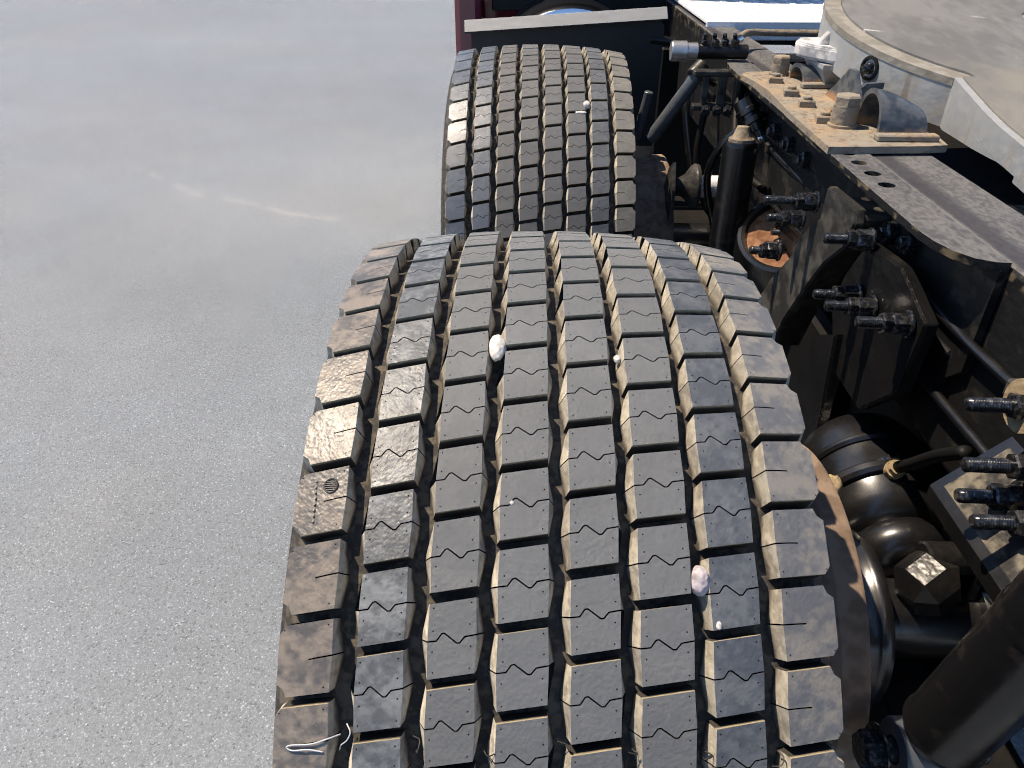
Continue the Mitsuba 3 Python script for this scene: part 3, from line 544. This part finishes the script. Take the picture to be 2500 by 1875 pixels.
# levelling linkage and fittings ahead of the farther axle
rod = obj(TR + '__cross_tube', tube((.375, 1.25, 1.0205), (.50, 1.25, 1.0195), .017, n=24), 'black_paint', smooth=30)
k = obj(rod + '__collar', lathe((.318, 1.25, 1.021), (1, 0, 0), [(0, .0), (0, .021), (.004, .023), (.036, .023), (.038, .019), (.062, .019), (.062, 0)], 24), 'dull_metal', smooth=30); lab(k, 'bright metal collar on the cross tube')
for q in range(4):
    obj(rod + '__fitting', cat(hexnut((.395 + .024*q, 1.25 - .006*(q % 2), 1.034), (.1, -.2, 1), .016, .014, 6, q*.4), tube((.395 + .024*q, 1.25, 1.046), (.392 + .024*q, 1.243, 1.060), .005, n=8)), 'stud_metal', smooth=30)
yk = obj(TR + '__yoke', cat(rbox((.43, 1.20, .982), (.125, .028, .014), .003), rbox((.436, 1.20, .905), (.125, .028, .014), .003), rbox((.400, 1.20, .944), (.012, .026, .066), .002), rbox((.440, 1.20, .944), (.016, .026, .066), .002), rbox((.476, 1.20, .944), (.012, .026, .066), .002)), 'bracket_paint')
for q in range(4):
    obj(yk + '__bolt', stud((.405 + .026*q, 1.186, .905), (-.2, -1, -.1), .03, .006, False), 'stud_metal', smooth=30)
k = obj(TR + '__link_tube', tube((.403, 1.295, .965), (.298, 1.31, .795), .017, n=22), 'blue_grey_tube', smooth=30); lab(k, 'blue-grey link tube slanting down beside the farther tyre')
obj(k + '__clip', tube((.388, 1.285, .958), (.41, 1.30, .985), .022, .018, n=18), 'bracket_paint', smooth=30)
obj(TR + '__link_tube', tube((.300, 1.41, .895), (.278, 1.42, .770), .012, n=16), 'blue_grey_tube', smooth=30)
bl = obj(TR + '__hose_boot', lathe((.445, 1.02, .960), (.35, -.30, -.55), [(0, .0), (0, .022), (.02, .024), (.022, .028), (.032, .028), (.034, .022), (.042, .022), (.044, .029), (.054, .029), (.056, .020), (.072, .018), (.074, .013), (.09, .012), (.094, 0)], 26), 'black_gloss', smooth=35)
obj(bl + '__ball', trimesh.Trimesh(*[np.array(z) for z in (lambda m: (m.vertices*.0125 + V(.489, .982, .889), m.faces))(trimesh.creation.icosphere(3))], process=False), 'bright_metal', smooth=True)
for pts in ([(.50, 1.22, .97), (.47, 1.15, .90), (.46, 1.02, .82), (.49, .9, .80)], [(.41, 1.21, .90), (.40, 1.19, .78), (.44, 1.17, .66), (.52, 1.12, .6)], [(.489, .110, .680), (.489, .085, .705), (.488, .04, .755), (.484, -.01, .80)]):
    obj(TR + '__air_hose', pipe(pts, .0085), 'black_dull', smooth=True)
# fender over the farther tyre: lip and hanging sheet
a = math.atan2(.040, .62)
fd = obj(TR + '__quarter_fender', cat(rbox((.090, 1.872, 1.008), (.632, .046, .008), .003, roty(-a) @ rotx(.80)), prism_y(Polygon([(-.205, .985), (.385, 1.012), (.402, .99), (.40, .62), (-.20, .62)]), 1.888, 1.894, .001)), 'fender_plastic'); lab(fd, 'black fender sheet with a pale grey top lip ahead of the farther tyre')
obj(fd + '__bracket', tube((.36, 1.90, .95), (.52, 1.90, .93), .016), 'black_paint', smooth=30)
# deck plate, fuel tank, cab
dk = obj(TR + '__deck_plate', cat(rbox((.95, 2.42, 1.008), (.86, 1.16, .012), .003), rbox((.95, 1.842, .985), (.86, .012, .055), .003)), 'aluminium'); lab(dk, 'bright aluminium deck plate behind the cab')
n = 0
treads = []
for ix in range(14):
    for iy in range(18):
        m = rbox((.555 + ix*.058, 1.875 + iy*.062, 1.0145), (.030, .007, .003), .001, rotz(.8 if (ix + iy) % 2 else -.8)); treads.append(m)
k = obj(dk + '__tread_pattern', cat(*treads), 'aluminium'); lab(k, kind='stuff')
tk = obj(TR + '__fuel_tank', lathe((.13, 2.22, .715), (0, 1, 0), [(0, .0), (.0, .25), (.012, .285), (.035, .30), (1.25, .30), (1.27, .285), (1.28, .25), (1.28, 0)], 56), 'polished_tank', smooth=35)
obj(tk + '__strap', lathe((.13, 2.50, .715), (0, 1, 0), [(0, .302), (0, .306), (.05, .306), (.05, .302)], 56), 'black_dull', smooth=30)
cb = obj(TR + '__cab', rbox((.93, 3.75, 2.15), (2.42, 2.26, 2.5), .08), 'maroon_paint', smooth=30)
k = obj(cb + '__side_fairing', cat(rbox((-.262, 3.55, .95), (.10, 2.06, 1.2), .02)), 'maroon_paint', smooth=30); lab(k, 'maroon side fairing at the top edge')
obj(cb + '__back_panel', rbox((.93, 2.605, 2.05), (2.2, .02, 2.2), .004), 'black_dull')
obj(cb + '__window', rbox((-.283, 4.1, 2.4), (.012, .8, .7), .004), 'black_gloss')
obj(TR + '__battery_box', rbox((.60, 2.70, .56), (.32, 1.1, .66), .01), 'black_dull')  # unseen box, set here to hide lit ground below the rail
obj(TR + '__belly_plate', rbox((.93, .9, .775), (.80, 2.6, .02), .004), 'black_dull')  # dark sheet added between the rails so no lit ground shows
obj(TR + '__subframe', cat(prism_x(Polygon([(-.34, .72), (-.30, .50), (.25, .46), (.62, .40), (.95, .46), (1.55, .50), (1.75, .72)]), .600, .615, .002), rbox((.95, .65, .52), (.80, .30, .24), .02)), 'black_dull')  # black plate and block added to cover bright ground under the frame

# ------------------------------------------------------------------ loose things on the tyres
def pebble(label, x, th, depth, size, seed, cy=0.0, cx=0.0, mat='white_stone', group=None, squash=None):
    m = lump((0, 0, 0), size, seed, .16, 3); v = np.array(m.vertices) @ rotx(th).T + on_tread(x, th, depth, cx, cy); m.vertices = v
    lab(obj('pebble', m, mat, smooth=True), label, 'pebble')
pebble('white oval pebble wedged in the groove left of the middle of the nearer tyre', -.0460, .252, .004, (.0078, .0150, .0075), 1)
pebble('pale pinkish pebble stuck in the groove on the right half of the nearer tyre', .1105, .659, .005, (.0075, .0112, .0085), 2, mat='pink_stone')
pebble('tiny white grit grain caught in a zigzag cut near the middle of the nearer tyre', -.0300, .551, .000, (.0018, .0020, .0012), 3)
pebble('small whitish grain lying on a bluish block right of the pinkish pebble', .1222, .722, .000, (.0022, .0030, .0018), 4)
pebble('small grey-white stone deep in a groove of the nearer tyre, right of middle', .0590, .272, .006, (.0032, .0042, .0030), 5)
pebble('round white pebble in a groove of the farther tyre', .1062, .540, .003, (.0085, .0095, .0080), 6, AX, .0025)
pebble('flat white chip lying across a cut of the farther tyre, just below the round pebble', .0925, .592, .000, (.0125, .0040, .0025), 7, AX, .0025)
def strand(label, pts, r, key='plastic_strand'):
    P = [on_tread(x, th, d) for x, th, d in pts]
    lab(obj(key, pipe(P, r, 8), 'strand', smooth=True), label, 'plastic strand')
strand('long looped white plastic strand lying on the lower left row of the nearer tyre', [(-.152, .885, .006), (-.160, .888, -.001), (-.172, .896, -.002), (-.186, .900, -.0015), (-.1905, .904, -.001), (-.186, .908, -.001), (-.174, .904, -.002), (-.163, .906, -.001)], .00055)
strand('short frayed white strand in the groove beside the long looped one', [(-.147, .868, .004), (-.1435, .878, .001), (-.146, .890, .002), (-.151, .900, .006), (-.153, .910, .010)], .0005)
for x, th in ((-.0985, .885), (-.0440, .893), (.0090, .885), (.0610, .888), (.1130, .89), (.163, .90)):
    P = [on_tread(x + random.uniform(-.006, .006), th + random.uniform(-.006, .006) + .004*q, d) for q, d in enumerate((.009, .003, .0, .006))]
    obj(near + '__rubber_whisker', pipe(P, .0005, 6), 'bracket_paint', smooth=True)
